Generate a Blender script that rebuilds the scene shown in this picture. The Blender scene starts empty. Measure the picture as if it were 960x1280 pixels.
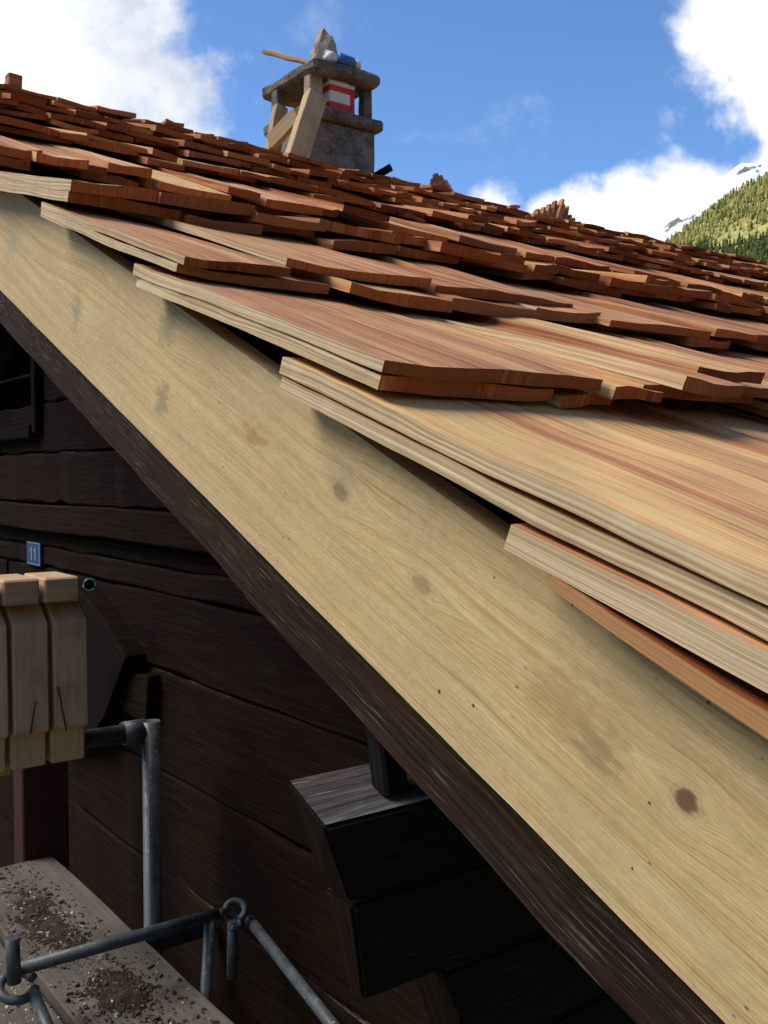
import bpy, bmesh, math, random
import numpy as np
from mathutils import Vector, Matrix, noise as mnoise
rnd = random.Random(7)
S = bpy.context.scene
C = S.collection

# ------------------------------------------------------------------ camera, sky, sun, exposure
FPX = 1238.0                                   # focal length in photo pixels (960 x 1280)
CAM = Vector((-0.65, 0.0, 0.0))
cam_d = bpy.data.cameras.new("camera"); cam = bpy.data.objects.new("camera", cam_d); C.objects.link(cam)
cam.location = CAM
PITCH = math.atan(44 / FPX)
cam.rotation_euler = (math.pi / 2 - PITCH, 0, -math.atan2(0.6, 0.8))
cam_d.sensor_width = 36; cam_d.lens = FPX / 1280 * 36
cam_d.clip_start = 0.02; cam_d.clip_end = 20000
cam_d.dof.use_dof = True; cam_d.dof.focus_distance = 1.25; cam_d.dof.aperture_fstop = 34
S.camera = cam
MC = cam.rotation_euler.to_matrix()

SUN = Vector((-0.52, 0.36, 0.78)).normalized()
SUN_EL = math.asin(SUN.z); SUN_ROT = math.atan2(SUN.x, SUN.y)
sd = bpy.data.lights.new("sun", 'SUN'); sd.energy = 3.3; sd.angle = math.radians(32); sd.color = (1.0, 0.92, 0.80)
so = bpy.data.objects.new("sun", sd); C.objects.link(so)
so.rotation_euler = (-SUN).to_track_quat('-Z', 'Y').to_euler()
S.view_settings.view_transform = 'Standard'; S.view_settings.look = 'None'
S.view_settings.exposure = 0.38; S.view_settings.gamma = 1.0
S.render.engine = 'CYCLES'
S.cycles.max_bounces = 6

def ray(u, v):
    d = Vector((u - 480, -(v - 640), -FPX)); d = MC @ d
    return d.normalized()
def PX(u, v, x): d = ray(u, v); return CAM + d * ((x - CAM.x) / d.x)
def PY(u, v, y): d = ray(u, v); return CAM + d * ((y - CAM.y) / d.y)
def PZ(u, v, z): d = ray(u, v); return CAM + d * ((z - CAM.z) / d.z)
def project(p):
    q = MC.transposed() @ (p - CAM)
    return (480 + FPX * q.x / -q.z, 640 - FPX * q.y / -q.z, -q.z)

# ------------------------------------------------------------------ node helpers
class NT:
    def __init__(s, tree): s.t = tree; s.n = tree.nodes; s.l = tree.links
    def node(s, typ, **kw):
        n = s.n.new(typ)
        for k, v in kw.items(): setattr(n, k, v)
        return n
    def put(s, sock, val):
        if isinstance(val, bpy.types.NodeSocket): s.l.new(val, sock)
        elif val is not None: sock.default_value = val
    def math(s, op, a, b=None, c=None, clamp=False):
        n = s.node('ShaderNodeMath', operation=op); n.use_clamp = clamp
        s.put(n.inputs[0], a)
        if b is not None: s.put(n.inputs[1], b)
        if c is not None: s.put(n.inputs[2], c)
        return n.outputs[0]
    def vmath(s, op, a, b=None):
        n = s.node('ShaderNodeVectorMath', operation=op); s.put(n.inputs[0], a)
        if b is not None: s.put(n.inputs[1], b)
        return n.outputs['Value'] if op in ('DOT_PRODUCT', 'LENGTH', 'DISTANCE') else n.outputs[0]
    def scale(s, vec, sc):
        return s.vmath('MULTIPLY', vec, sc)
    def noise(s, vec, scale=1, detail=4, rough=0.55, dist=0.0):
        n = s.node('ShaderNodeTexNoise'); s.put(n.inputs['Vector'], vec)
        n.inputs['Scale'].default_value = scale; n.inputs['Detail'].default_value = detail
        n.inputs['Roughness'].default_value = rough; n.inputs['Distortion'].default_value = dist
        return n.outputs['Fac']
    def ramp(s, fac, stops, interp='LINEAR'):
        n = s.node('ShaderNodeValToRGB'); s.put(n.inputs[0], fac)
        cr = n.color_ramp; cr.interpolation = interp
        while len(cr.elements) < len(stops): cr.elements.new(0.5)
        for e, (p, c) in zip(cr.elements, stops):
            e.position = p; e.color = (*c, 1) if len(c) == 3 else c
        return n.outputs[0]
    def mrange(s, v, a, b, c=0.0, d=1.0, smooth=True):
        n = s.node('ShaderNodeMapRange'); n.interpolation_type = 'SMOOTHSTEP' if smooth else 'LINEAR'
        s.put(n.inputs['Value'], v); s.put(n.inputs['From Min'], a); s.put(n.inputs['From Max'], b)
        s.put(n.inputs['To Min'], c); s.put(n.inputs['To Max'], d)
        return n.outputs['Result']
    def mix(s, f, a, b, mode='MIX'):
        n = s.node('ShaderNodeMix', data_type='RGBA', blend_type=mode)
        s.put(n.inputs[0], f)
        for sock, v in ((n.inputs[6], a), (n.inputs[7], b)):
            if isinstance(v, tuple): v = (*v, 1) if len(v) == 3 else v
            s.put(sock, v)
        return n.outputs[2]
    def xyz(s, v):
        n = s.node('ShaderNodeSeparateXYZ'); s.put(n.inputs[0], v); return n.outputs
    def comb(s, x, y, z=0.0):
        n = s.node('ShaderNodeCombineXYZ'); s.put(n.inputs[0], x); s.put(n.inputs[1], y); s.put(n.inputs[2], z); return n.outputs[0]
    def uv(s): return s.node('ShaderNodeUVMap').outputs[0]
    def attr(s, name): return s.node('ShaderNodeAttribute', attribute_name=name).outputs['Fac']
    def obj(s): return s.node('ShaderNodeTexCoord').outputs['Object']

def mat(name, build, rough=0.8, spec=0.3, bump=None):
    m = bpy.data.materials.new(name); m.use_nodes = True
    t = NT(m.node_tree); b = m.node_tree.nodes['Principled BSDF']
    b.inputs['Roughness'].default_value = rough
    b.inputs['Specular IOR Level'].default_value = spec
    r = build(t)
    if not isinstance(r, tuple): r = (r, None)
    t.put(b.inputs['Base Color'], r[0])
    if len(r) > 2 and r[2] is not None: t.put(b.inputs['Roughness'], r[2])
    if r[1] is not None:
        bp = t.node('ShaderNodeBump'); bp.inputs['Strength'].default_value = bump[0]; bp.inputs['Distance'].default_value = bump[1]
        t.put(bp.inputs['Height'], r[1]); t.l.new(bp.outputs[0], b.inputs['Normal'])
    return m

# ------------------------------------------------------------------ sky
w = bpy.data.worlds.new("World"); S.world = w; w.use_nodes = True
t = NT(w.node_tree); bg = w.node_tree.nodes['Background']
sky = t.node('ShaderNodeTexSky', sky_type='NISHITA'); sky.sun_disc = False
sky.sun_elevation = SUN_EL; sky.sun_rotation = SUN_ROT; sky.altitude = 1500; sky.air_density = 1.0; sky.dust_density = 0.3; sky.ozone_density = 1.6
SKY_STRENGTH = 0.11
dirv = t.node('ShaderNodeTexCoord').outputs['Generated']
dirn = t.vmath('NORMALIZE', dirv)
big = t.noise(dirn, 3.2, 7, 0.58)
fine = t.noise(dirn, 9.0, 8, 0.62, 0.3)
soft = t.noise(dirn, 5.5, 5, 0.55)
shape = None
# cloud banks: direction, angular radius (rad), weight
banks = [((-70, 40), 0.235, 1.0), ((80, 70), 0.16, 0.9), ((200, 110), 0.10, 0.70), ((270, 150), 0.06, 0.5), ((-200, -300), 0.3, 1.0),
         ((1020, 110), 0.115, 1.0), ((980, -10), 0.10, 1.0), ((940, 300), 0.105, 1.0), ((820, 320), 0.085, 1.0), ((715, 300), 0.06, 0.85), ((1020, 330), 0.16, 1.0), ((1000, 215), 0.085, 1.0), ((870, 255), 0.06, 0.9),
         ((1250, 100), 0.25, 1.0), ((1300, 600), 0.3, 1.0), ((610, 262), 0.05, 0.5), ((530, 300), 0.06, 0.5)]
for (u, v), rad, wt in banks:
    d = ray(u, v)
    dd = t.vmath('DISTANCE', dirn, tuple(d))
    f = t.math('MULTIPLY', t.mrange(dd, rad * 1.35, rad * 0.25, 0, 1, False), wt)
    shape = f if shape is None else t.math('MAXIMUM', shape, f)
# scattered fair-weather clouds everywhere else above the horizon
scat = t.mrange(t.noise(dirn, 2.3, 3, 0.5), 0.56, 0.72)
fwd = t.vmath('DOT_PRODUCT', dirn, tuple(ray(520, 330)))
scat = t.math('MULTIPLY', scat, t.mrange(fwd, 0.86, 0.7, 0, 0.75))
shape = t.math('MAXIMUM', shape, scat)
dens = t.math('ADD', shape, t.math('MULTIPLY', t.math('SUBTRACT', big, 0.5), 1.5))
dens = t.math('ADD', dens, t.math('MULTIPLY', t.math('SUBTRACT', fine, 0.5), 0.75))
cov = t.mrange(dens, 0.36, 0.60)
wisp = t.math('MULTIPLY', t.mrange(t.noise(dirn, 7.0, 8, 0.62, 0.4), 0.56, 0.78), 0.28)
cov = t.math('MAXIMUM', cov, wisp)
thick = t.mrange(t.math('ADD', dens, t.math('MULTIPLY', t.math('SUBTRACT', soft, 0.5), 0.9)), 0.5, 1.05)
lum = None
for (u, v), rad in (((-90, 60), .12), ((1000, 120), .26), ((940, 320), .30), ((1250, 200), .5), ((760, 300), .14)):
    f = t.mrange(t.vmath('DISTANCE', dirn, tuple(ray(u, v))), rad * 1.3, rad * .5)
    lum = f if lum is None else t.math('MAXIMUM', lum, f)
grey = t.mix(t.mrange(t.noise(dirn, 12.0, 6, .6), .35, .65), (4.3, 4.8, 5.9), (6.6, 6.8, 7.2))
ccol = t.mix(t.math('MULTIPLY', lum, t.mrange(thick, 0, .6, .55, 1.0)), grey, (10.0, 9.8, 9.5))
skyc = t.mix(1.0, sky.outputs[0], (.86, 1.12, 1.42), 'MULTIPLY')
col = t.mix(cov, skyc, ccol)
t.l.new(col, bg.inputs['Color']); bg.inputs['Strength'].default_value = SKY_STRENGTH

# ------------------------------------------------------------------ mesh helpers
W = {}
def put_obj(name, me, parent=None, origin=Vector((0, 0, 0)), label=None, cat=None, group=None, kind=None):
    o = bpy.data.objects.new(name, me); C.objects.link(o)
    W[o.name] = Vector(origin)
    if parent is not None:
        o.parent = parent; o.location = Vector(origin) - W[parent.name]
    else: o.location = origin
    if label: o['label'] = label
    if cat: o['category'] = cat
    if group: o['group'] = group
    if kind: o['kind'] = kind
    return o
def thing(name, origin, label, cat, group=None):
    return put_obj(name, None, None, origin, label, cat, group)
class MB:
    """collects vertices and faces (world coordinates) with uv and one float attribute 'tone'"""
    def __init__(s): s.v = []; s.f = []; s.uv = []; s.mi = []; s.tone = []
    def face(s, idx, uvs, mi=0): s.f.append(idx); s.uv.extend(uvs); s.mi.append(mi)
    def build(s, name, mats, parent=None, origin=None, smooth=False, **kw):
        if origin is None:
            n = len(s.v); origin = Vector((sum(p[0] for p in s.v) / n, sum(p[1] for p in s.v) / n, sum(p[2] for p in s.v) / n))
        origin = Vector(origin)
        me = bpy.data.meshes.new(name)
        me.from_pydata([(p[0] - origin.x, p[1] - origin.y, p[2] - origin.z) for p in s.v], [], s.f)
        if not isinstance(mats, (list, tuple)): mats = [mats]
        for m in mats: me.materials.append(m)
        me.polygons.foreach_set('material_index', s.mi)
        uvl = me.uv_layers.new(name='UVMap')
        uvl.data.foreach_set('uv', [c for p in s.uv for c in p])
        if s.tone:
            a = me.attributes.new('tone', 'FLOAT', 'POINT'); a.data.foreach_set('value', s.tone)
        if smooth: me.polygons.foreach_set('use_smooth', [True] * len(me.polygons))
        me.update()
        return put_obj(name, me, parent, origin, **kw)

def beam_into(mb, A, B, up, w, h, nseg=6, jit=0.0, cham=0.004, seed=0, w2=None, h2=None, tone=0.5, endmat=0, cutA=0.0, cutB=0.0, edge=False):
    """squared timber from A to B: chamfered rectangle w (sideways) x h (along up)"""
    A = Vector(A); B = Vector(B); ax = (B - A); L = ax.length; ax.normalize()
    side = ax.cross(Vector(up)).normalized(); upv = side.cross(ax)
    w2 = w if w2 is None else w2; h2 = h if h2 is None else h2
    r = random.Random(seed); u0 = r.random() * 40; v0 = r.random() * 40
    base = len(mb.v)
    for i in range(nseg + 1):
        f = i / nseg; ww = (w + (w2 - w) * f) / 2; hh = (h + (h2 - h) * f) / 2; c = min(cham, ww * .5, hh * .5)
        prof = [(-ww + c, -hh), (ww - c, -hh), (ww, -hh + c), (ww, hh - c), (ww - c, hh), (-ww + c, hh), (-ww, hh - c), (-ww, -hh + c)]
        jx = r.gauss(0, jit) ; jy = r.gauss(0, jit)
        for (px, py) in prof:
            k = (cutA * (1 - f) if i == 0 else 0) + (cutB if i == nseg else 0)
            p = A + ax * (L * f + k * (py / hh if hh else 0)) + side * (px + jx + r.gauss(0, jit * .35)) + upv * (py + jy + r.gauss(0, jit * .35))
            mb.v.append(p); mb.tone.append(tone)
    per = [0, 2 * ww, 2 * ww + c, 2 * ww + 2 * hh, 2 * ww + 2 * hh + c, 4 * ww + 2 * hh, 4 * ww + 2 * hh + c, 4 * ww + 4 * hh, 4 * ww + 4 * hh + c]
    for i in range(nseg):
        for k in range(8):
            k2 = (k + 1) % 8
            a = base + i * 8 + k; b = base + i * 8 + k2; c_ = base + (i + 1) * 8 + k2; d = base + (i + 1) * 8 + k
            ua = u0 + L * i / nseg; ub = u0 + L * (i + 1) / nseg
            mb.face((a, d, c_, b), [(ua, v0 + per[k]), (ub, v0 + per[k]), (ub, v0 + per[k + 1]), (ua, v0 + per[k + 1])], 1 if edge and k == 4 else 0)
    for e, off, rev in ((0, 0, False), (1, nseg * 8, True)):
        idx = [base + off + k for k in range(8)]
        uv = [(u0 + p[0], v0 + p[1]) for p in prof]
        if rev: idx = idx[::-1]; uv = uv[::-1]
        mb.face(tuple(idx), uv, endmat)
def beam(name, A, B, up, w, h, mats, parent=None, **kw):
    tags = {k: kw.pop(k) for k in ('label', 'cat', 'group', 'kind') if k in kw}
    mb = MB(); beam_into(mb, A, B, up, w, h, **kw)
    return mb.build(name, mats, parent, **tags)

def extrude(name, pts, ext, mats, parent=None, tone=0.5, seed=0, bevel=0.0, **tags):
    """closed polygon pts (world) pushed along ext"""
    mb = MB(); n = len(pts); r = random.Random(seed); u0 = r.random() * 30; v0 = r.random() * 30
    pts = [Vector(p) for p in pts]; ext = Vector(ext)
    e1 = (pts[1] - pts[0]).normalized(); nn = ext.normalized(); e2 = nn.cross(e1)
    mb.v = pts + [p + ext for p in pts]; mb.tone = [tone] * (2 * n)
    uv = [(u0 + p.dot(e1), v0 + p.dot(e2)) for p in pts]
    mb.face(tuple(range(n)), uv, 0); mb.face(tuple(range(2 * n - 1, n - 1, -1)), uv[::-1], 0)
    s = 0
    for k in range(n):
        k2 = (k + 1) % n; l = (pts[k2] - pts[k]).length
        # u runs along the extrusion: grain along the timber
        mb.face((k, k + n, k2 + n, k2), [(u0, v0 + s), (u0 + ext.length, v0 + s), (u0 + ext.length, v0 + s + l), (u0, v0 + s + l)], 0)
        s += l
    o = mb.build(name, mats, parent, **tags)
    bm = bmesh.new(); bm.from_mesh(o.data); bmesh.ops.recalc_face_normals(bm, faces=bm.faces)
    if bevel: bmesh.ops.bevel(bm, geom=bm.edges[:], offset=bevel, segments=1, affect='EDGES')
    bm.to_mesh(o.data); bm.free()
    return o

def tube_into(mb, pts, r, n=12, cap=True, tone=0.5):
    pts = [Vector(p) for p in pts]; base = len(mb.v)
    rs = r if isinstance(r, (list, tuple)) else [r] * len(pts)
    prev = None; dist = 0
    for i, p in enumerate(pts):
        d = (pts[min(i + 1, len(pts) - 1)] - pts[max(i - 1, 0)]).normalized()
        ref = Vector((0, 0, 1)) if abs(d.z) < .9 else Vector((1, 0, 0))
        a = d.cross(ref).normalized(); b = d.cross(a)
        for k in range(n):
            an = 2 * math.pi * k / n
            mb.v.append(p + (a * math.cos(an) + b * math.sin(an)) * rs[i]); mb.tone.append(tone)
    for i in range(len(pts) - 1):
        l = (pts[i + 1] - pts[i]).length
        for k in range(n):
            k2 = (k + 1) % n
            mb.face((base + i * n + k, base + i * n + k2, base + (i + 1) * n + k2, base + (i + 1) * n + k),
                    [(dist, k / n * .15), (dist, (k + 1) / n * .15), (dist + l, (k + 1) / n * .15), (dist + l, k / n * .15)])
        dist += l
    if cap:
        mb.face(tuple(base + k for k in range(n))[::-1], [(0, 0)] * n); mb.face(tuple(base + (len(pts) - 1) * n + k for k in range(n)), [(0, 0)] * n)
def tube(name, pts, r, mats, parent=None, n=12, **tags):
    mb = MB(); tube_into(mb, pts, r, n)
    o = mb.build(name, mats, parent, **tags)
    o.data.polygons.foreach_set('use_smooth', [len(p.vertices) == 4 for p in o.data.polygons])
    return o

def rock(name, center, radii, mats, parent=None, seed=0, rough=.18, sub=3, taper=0.0, **tags):
    bm = bmesh.new(); bmesh.ops.create_icosphere(bm, subdivisions=sub, radius=1)
    for v in bm.verts:
        n1 = mnoise.noise(v.co * 1.6 + Vector((seed, 0, 0))) * rough * 1.6 + mnoise.noise(v.co * 4 + Vector((0, seed, 0))) * rough * .6
        p = v.co * (1 + n1)
        k = 1 - taper * (p.z * .5 + .5)
        v.co = Vector((p.x * radii[0] * k, p.y * radii[1] * k, p.z * radii[2]))
    me = bpy.data.meshes.new(name); bm.to_mesh(me); bm.free(); me.materials.append(mats)
    return put_obj(name, me, parent, center, **tags)

# ------------------------------------------------------------------ materials
def m_shingle_face(t):
    uv = t.uv(); tone = t.attr('tone')
    warp = t.noise(t.scale(uv, (6, 2.2, 1)), 1, 2)
    uvw = t.vmath('ADD', uv, t.comb(t.math('MULTIPLY', t.math('SUBTRACT', warp, .5), .03), 0.0))
    bands = t.noise(t.scale(uvw, (17, .55, 1)), 1, 3, .6)
    fine = t.noise(t.scale(uvw, (120, 1.3, 1)), 1, 3, .6)
    ff = t.noise(t.scale(uv, (420, 6, 1)), 1, 2, .5)
    blot = t.noise(t.scale(uv, (9, 5, 1)), 1, 4, .6)
    f = t.math('ADD', t.math('MULTIPLY', bands, 1.15), t.math('MULTIPLY', t.math('SUBTRACT', fine, .5), 1.05))
    f = t.math('ADD', f, t.math('MULTIPLY', t.math('SUBTRACT', tone, .5), .75))
    f = t.math('SUBTRACT', f, .12, clamp=True)
    c = t.ramp(f, [(.10, (.27, .075, .022)), (.32, (.42, .165, .068)), (.50, (.57, .265, .115)), (.64, (.67, .37, .155)), (.8, (.75, .47, .18)), (1, (.78, .56, .27))])
    dark = t.mrange(ff, .54, .68, 1.0, .60)
    c = t.mix(1.0, c, t.comb(dark, dark, dark), 'MULTIPLY')
    g = t.mrange(blot, .3, .7, .82, 1.08)
    g = t.math('MULTIPLY', g, t.mrange(t.math('FRACT', t.math('MULTIPLY', tone, 71.9)), 0, 1, .80, 1.06, False))
    c = t.mix(1.0, c, t.comb(g, g, g), 'MULTIPLY')
    # checks and torn fibres along the grain
    crack = t.math('MULTIPLY', t.mrange(t.noise(t.scale(uvw, (70, 1.1, 2)), 1, 2, .5), .70, .74), t.mrange(t.noise(t.scale(uv, (30, 3, 5)), 1, 2), .45, .6))
    c = t.mix(t.math('MULTIPLY', crack, .7), c, (.14, .055, .022))
    h = t.math('ADD', t.math('MULTIPLY', fine, .7), t.math('MULTIPLY', ff, .3))
    return c, t.math('SUBTRACT', h, t.math('MULTIPLY', crack, .8))
def m_shingle_end(t):
    uv = t.uv(); tone = t.attr('tone')
    s = t.xyz(uv)
    slant = t.math('MULTIPLY', t.math('SUBTRACT', t.noise(t.scale(uv, (2.5, 0, 1)), 1, 1), .5), 5.0)
    uu = t.math('ADD', s[0], t.math('MULTIPLY', s[1], slant))
    ring = t.noise(t.comb(t.math('MULTIPLY', uu, 210), t.math('MULTIPLY', s[1], 12), 0), 1, 2, .5)
    band = t.noise(t.comb(t.math('MULTIPLY', uu, 22), 0.3, 0), 1, 2, .5)
    grit = t.noise(t.scale(uv, (300, 380, 1)), 1, 3, .6)
    f = t.math('ADD', t.math('MULTIPLY', band, .9), t.math('MULTIPLY', t.math('SUBTRACT', ring, .5), .95))
    f = t.math('ADD', f, t.math('MULTIPLY', t.math('SUBTRACT', grit, .5), .35))
    f = t.math('ADD', f, t.math('MULTIPLY', t.math('SUBTRACT', tone, .5), .42))
    c = t.ramp(f, [(.12, (.17, .042, .015)), (.34, (.33, .088, .029)), (.52, (.46, .150, .050)), (.70, (.53, .23, .085)), (.9, (.60, .33, .145))])
    var = t.mrange(t.math('FRACT', t.math('MULTIPLY', tone, 53.7)), 0, 1, .46, 1.12, False)
    weath = t.math('MULTIPLY', t.mrange(t.math('FRACT', t.math('MULTIPLY', tone, 91.3)), .7, .95), .45)
    c = t.mix(weath, c, (.27, .16, .09))
    c = t.mix(1.0, c, t.comb(var, var, var), 'MULTIPLY')
    sp = t.mrange(t.noise(t.scale(uv, (90, 40, 1)), 1, 3, .7), .62, .74, 1.0, .45)
    c = t.mix(1.0, c, t.comb(sp, sp, sp), 'MULTIPLY')
    return c, t.math('ADD', t.math('MULTIPLY', ring, .6), t.math('MULTIPLY', grit, .6))
def m_shingle_side(t):
    uv = t.uv(); tone = t.attr('tone')
    wv = t.math('MULTIPLY', t.math('SUBTRACT', t.noise(t.scale(uv, (3.0, 12, 1)), 1, 2), .5), .016)
    uvw = t.vmath('ADD', uv, t.comb(0.0, wv))
    lines = t.noise(t.scale(uvw, (1.6, 300, 1)), 1, 2, .5)
    fine = t.noise(t.scale(uvw, (5, 900, 1)), 1, 3, .6)
    broad = t.noise(t.scale(uvw, (2.2, 40, 1)), 1, 2, .5)
    f = t.math('ADD', t.math('MULTIPLY', lines, .9), t.math('MULTIPLY', t.math('SUBTRACT', fine, .5), .35))
    c = t.ramp(f, [(.25, (.30, .18, .085)), (.40, (.46, .33, .18)), (.53, (.62, .49, .30)), (.70, (.70, .57, .37))])
    c = t.mix(t.mrange(broad, .5, .75, 0, .5), c, (.50, .26, .12))
    c = t.mix(t.mrange(tone, .25, .1, 0, .9), c, (.40, .19, .07))
    return c, t.math('ADD', t.math('MULTIPLY', lines, .6), t.math('MULTIPLY', fine, .4))
M_FACE = mat('larch_face', m_shingle_face, .78, .25, (.5, .0022))
M_END = mat('larch_end_grain', m_shingle_end, .85, .15, (.6, .002))
M_SIDE = mat('larch_split_edge', m_shingle_side, .8, .25, (.6, .002))
SH = [M_FACE, M_END, M_SIDE]

# deck frame: s runs up the slope, h is the distance above the deck
TH = math.atan(0.447); CT, ST = math.cos(TH), math.sin(TH)
O0 = Vector((0, 0, -0.345)); AS = Vector((0, CT, ST)); AN = Vector((0, -ST, CT))
def deck(x, s, h): return O0 + Vector((x, 0, 0)) + AS * s + AN * h
def sag(x, s):                 # the old roof has settled in the middle
    k = min(1, max(0, (s - 1.2) / 3.0)); k = k * k * (3 - 2 * k)
    return -.030 * k * max(0, math.sin(math.pi * min(1, max(0, x - .2) / 6.2)))
def deck_sag(x, s, h): return deck(x, s, h + sag(x, s))
def s_of(p): return (p - O0).dot(AS)
def h_of(p): return (p - O0).dot(AN)
RIDGE_S = 4.15 / CT

KNOTS = [((425, 615), .020, .012, 1.2, .6), ((527, 731), .022, .011, 1.0, .45), ((858, 1001), .014, .012, 1.2, 1.0),
         ((204, 500), .05, .03, .7, 0), ((205, 400), .06, .035, .8, 0), ((96, 378), .05, .03, .6, 0), ((700, 900), .05, .02, .6, 0)]
STAINS = [((318, 545), .035, .018, (.36, .20, .07), .75), ((715, 890), .075, .035, (.36, .235, .10), .6), ((745, 935), .03, .02, (.25, .19, .10), .5),
          ((210, 405), .035, .05, (.27, .23, .13), .75), ((203, 498), .030, .035, (.27, .23, .13), .75), ((95, 385), .035, .04, (.28, .24, .14), .7), ((430, 600), .05, .03, (.36, .30, .17), .5), ((15, 300), .06, .05, (.36, .31, .18), .5)]
def m_barge(t):
    uv = t.uv(); s = t.xyz(uv)
    low = t.math('MULTIPLY', t.math('SUBTRACT', t.noise(t.scale(uv, (1.3, 7, 1)), 1, 2), .5), .07)
    hh = t.math('ADD', s[1], low)
    dark = 0.0
    for (px, ra, rb, amp, kcol) in KNOTS:
        p = PX(px[0], px[1], 0); ks, kh = s_of(p), h_of(p)
        d = t.vmath('LENGTH', t.comb(t.math('DIVIDE', t.math('SUBTRACT', s[0], ks), ra * 2.6), t.math('DIVIDE', t.math('SUBTRACT', s[1], kh), rb * 2.6)))
        e = t.math('POWER', 2.718, t.math('MULTIPLY', t.math('MULTIPLY', d, d), -1.0))
        sg = t.math('SIGN', t.math('SUBTRACT', s[1], kh + .0007))
        hh = t.math('ADD', hh, t.math('MULTIPLY', t.math('MULTIPLY', e, sg), -.014 * amp))
        if kcol == 0: continue
        dn = t.math('ADD', d, t.math('MULTIPLY', t.math('SUBTRACT', t.noise(t.scale(uv, (70, 130, 1)), 1, 4, .65), .5), .28))
        k = t.math('MULTIPLY', t.mrange(dn, .40, .22), kcol)
        k = t.math('MAXIMUM', k, t.math('MULTIPLY', t.math('MULTIPLY', t.mrange(dn, .34, .40), t.mrange(dn, .50, .42)), kcol * .2))
        dark = t.math('MAXIMUM', dark, k)
    v1 = t.comb(t.math('MULTIPLY', s[0], 1.1), t.math('MULTIPLY', hh, 70), 0)
    v2 = t.comb(t.math('MULTIPLY', s[0], 5), t.math('MULTIPLY', hh, 330), 0)
    v3 = t.comb(t.math('MULTIPLY', s[0], 40), t.math('MULTIPLY', hh, 700), 0)
    g1 = t.noise(v1, 1, 3, .6); g2 = t.noise(v2, 1, 2, .55); g3 = t.noise(v3, 1, 2, .5)
    blotch = t.noise(t.scale(uv, (5, 9, 1)), 1, 5, .6)
    f = t.math('ADD', t.math('MULTIPLY', g1, .55), t.math('MULTIPLY', g2, .45))
    c = t.ramp(f, [(.32, (.36, .235, .095)), (.44, (.52, .365, .165)), (.58, (.61, .46, .235)), (.75, (.66, .52, .285))])
    c = t.mix(t.mrange(blotch, .38, .70, 0, .6), c, (.46, .345, .17))
    mott = t.noise(t.scale(uv, (34, 90, 1)), 1, 5, .7); mk = t.math('MULTIPLY', t.mrange(mott, .3, .7, .90, 1.09, False), t.mrange(t.noise(t.comb(t.math('MULTIPLY', s[0], 90), t.math('MULTIPLY', hh, 520), 3), 1, 3, .65), .3, .7, .87, 1.11, False))
    c = t.mix(1.0, c, t.comb(mk, mk, mk), 'MULTIPLY')
    c = t.mix(t.math('MULTIPLY', t.mrange(g3, .63, .72), .35), c, (.26, .18, .085))
    for (px, ra, rb, colr, a) in STAINS:
        p = PX(px[0], px[1], 0); ks, kh = s_of(p), h_of(p)
        d = t.vmath('LENGTH', t.comb(t.math('DIVIDE', t.math('SUBTRACT', s[0], ks), ra), t.math('DIVIDE', t.math('SUBTRACT', s[1], kh), rb)))
        d = t.math('ADD', d, t.math('MULTIPLY', t.math('SUBTRACT', t.noise(t.scale(uv, (26, 90, 1)), 1, 5, .7), .5), 3.4))
        c = t.mix(t.mrange(d, 1.1, .3, 0, a), c, colr)
    # fine dark specks and drill marks
    vo = t.node('ShaderNodeTexVoronoi'); t.put(vo.inputs['Vector'], t.scale(uv, (34, 60, 1))); vo.inputs['Scale'].default_value = 1
    sp = t.math('MULTIPLY', t.mrange(vo.outputs['Distance'], .11, .05), t.mrange(t.noise(t.scale(uv, (8, 8, 1)), 1, 2), .52, .6))
    c = t.mix(t.math('MULTIPLY', sp, .75), c, (.10, .065, .03))
    for px, rr in (((549, 864), .0032), ((592, 882), .0026), ((715, 757), .0018), ((885, 878), .002), ((812, 1004), .0022), ((790, 1086), .0018)):
        p = PX(px[0], px[1], 0)
        d = t.vmath('DISTANCE', t.comb(s[0], s[1], 0.0), (s_of(p), h_of(p), 0))
        d = t.math('ADD', d, t.math('MULTIPLY', t.math('SUBTRACT', t.noise(t.scale(uv, (500, 500, 1)), 1, 2), .5), .004))
        c = t.mix(t.mrange(d, rr, rr * .45, 0, .93), c, (.02, .013, .008))
    c = t.mix(dark, c, (.15, .095, .05))
    return c, t.math('ADD', t.math('MULTIPLY', g2, .7), t.math('MULTIPLY', g3, .5))
M_BARGE = mat('spruce_board', m_barge, .72, .3, (.45, .0018))

def dark_wood(base, lite, streak, freq=160, sa=.8):
    def f(t):
        uv = t.uv(); tone = t.attr('tone')
        warp = t.noise(t.scale(uv, (3, 14, 1)), 1, 2)
        uvw = t.vmath('ADD', uv, t.comb(0.0, t.math('MULTIPLY', t.math('SUBTRACT', warp, .5), .02)))
        g = t.noise(t.scale(uvw, (4, freq, 1)), 1, 4, .6)
        gf = t.noise(t.scale(uvw, (14, freq * 2.2, 1)), 1, 3, .6)
        bl = t.noise(t.scale(uv, (3, 8, 1)), 1, 4, .6)
        c = t.mix(t.mrange(g, .35, .7), base, lite)
        c = t.mix(t.mrange(bl, .4, .75, 0, .6), c, (base[0] * 1.9, base[1] * 1.25, base[2] * 1.05))
        st = t.math('MULTIPLY', t.mrange(gf, .56, .68), t.mrange(t.noise(t.scale(uv, (7, 20, 1)), 1, 2), .36, .60))
        c = t.mix(t.math('MULTIPLY', st, sa), c, streak)
        k = t.mrange(tone, 0, 1, .55, 1.45, False)
        c = t.mix(1.0, c, t.comb(k, k, k), 'MULTIPLY')
        return c, t.math('ADD', t.math('MULTIPLY', g, .5), t.math('MULTIPLY', gf, .6))
    return f
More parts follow.
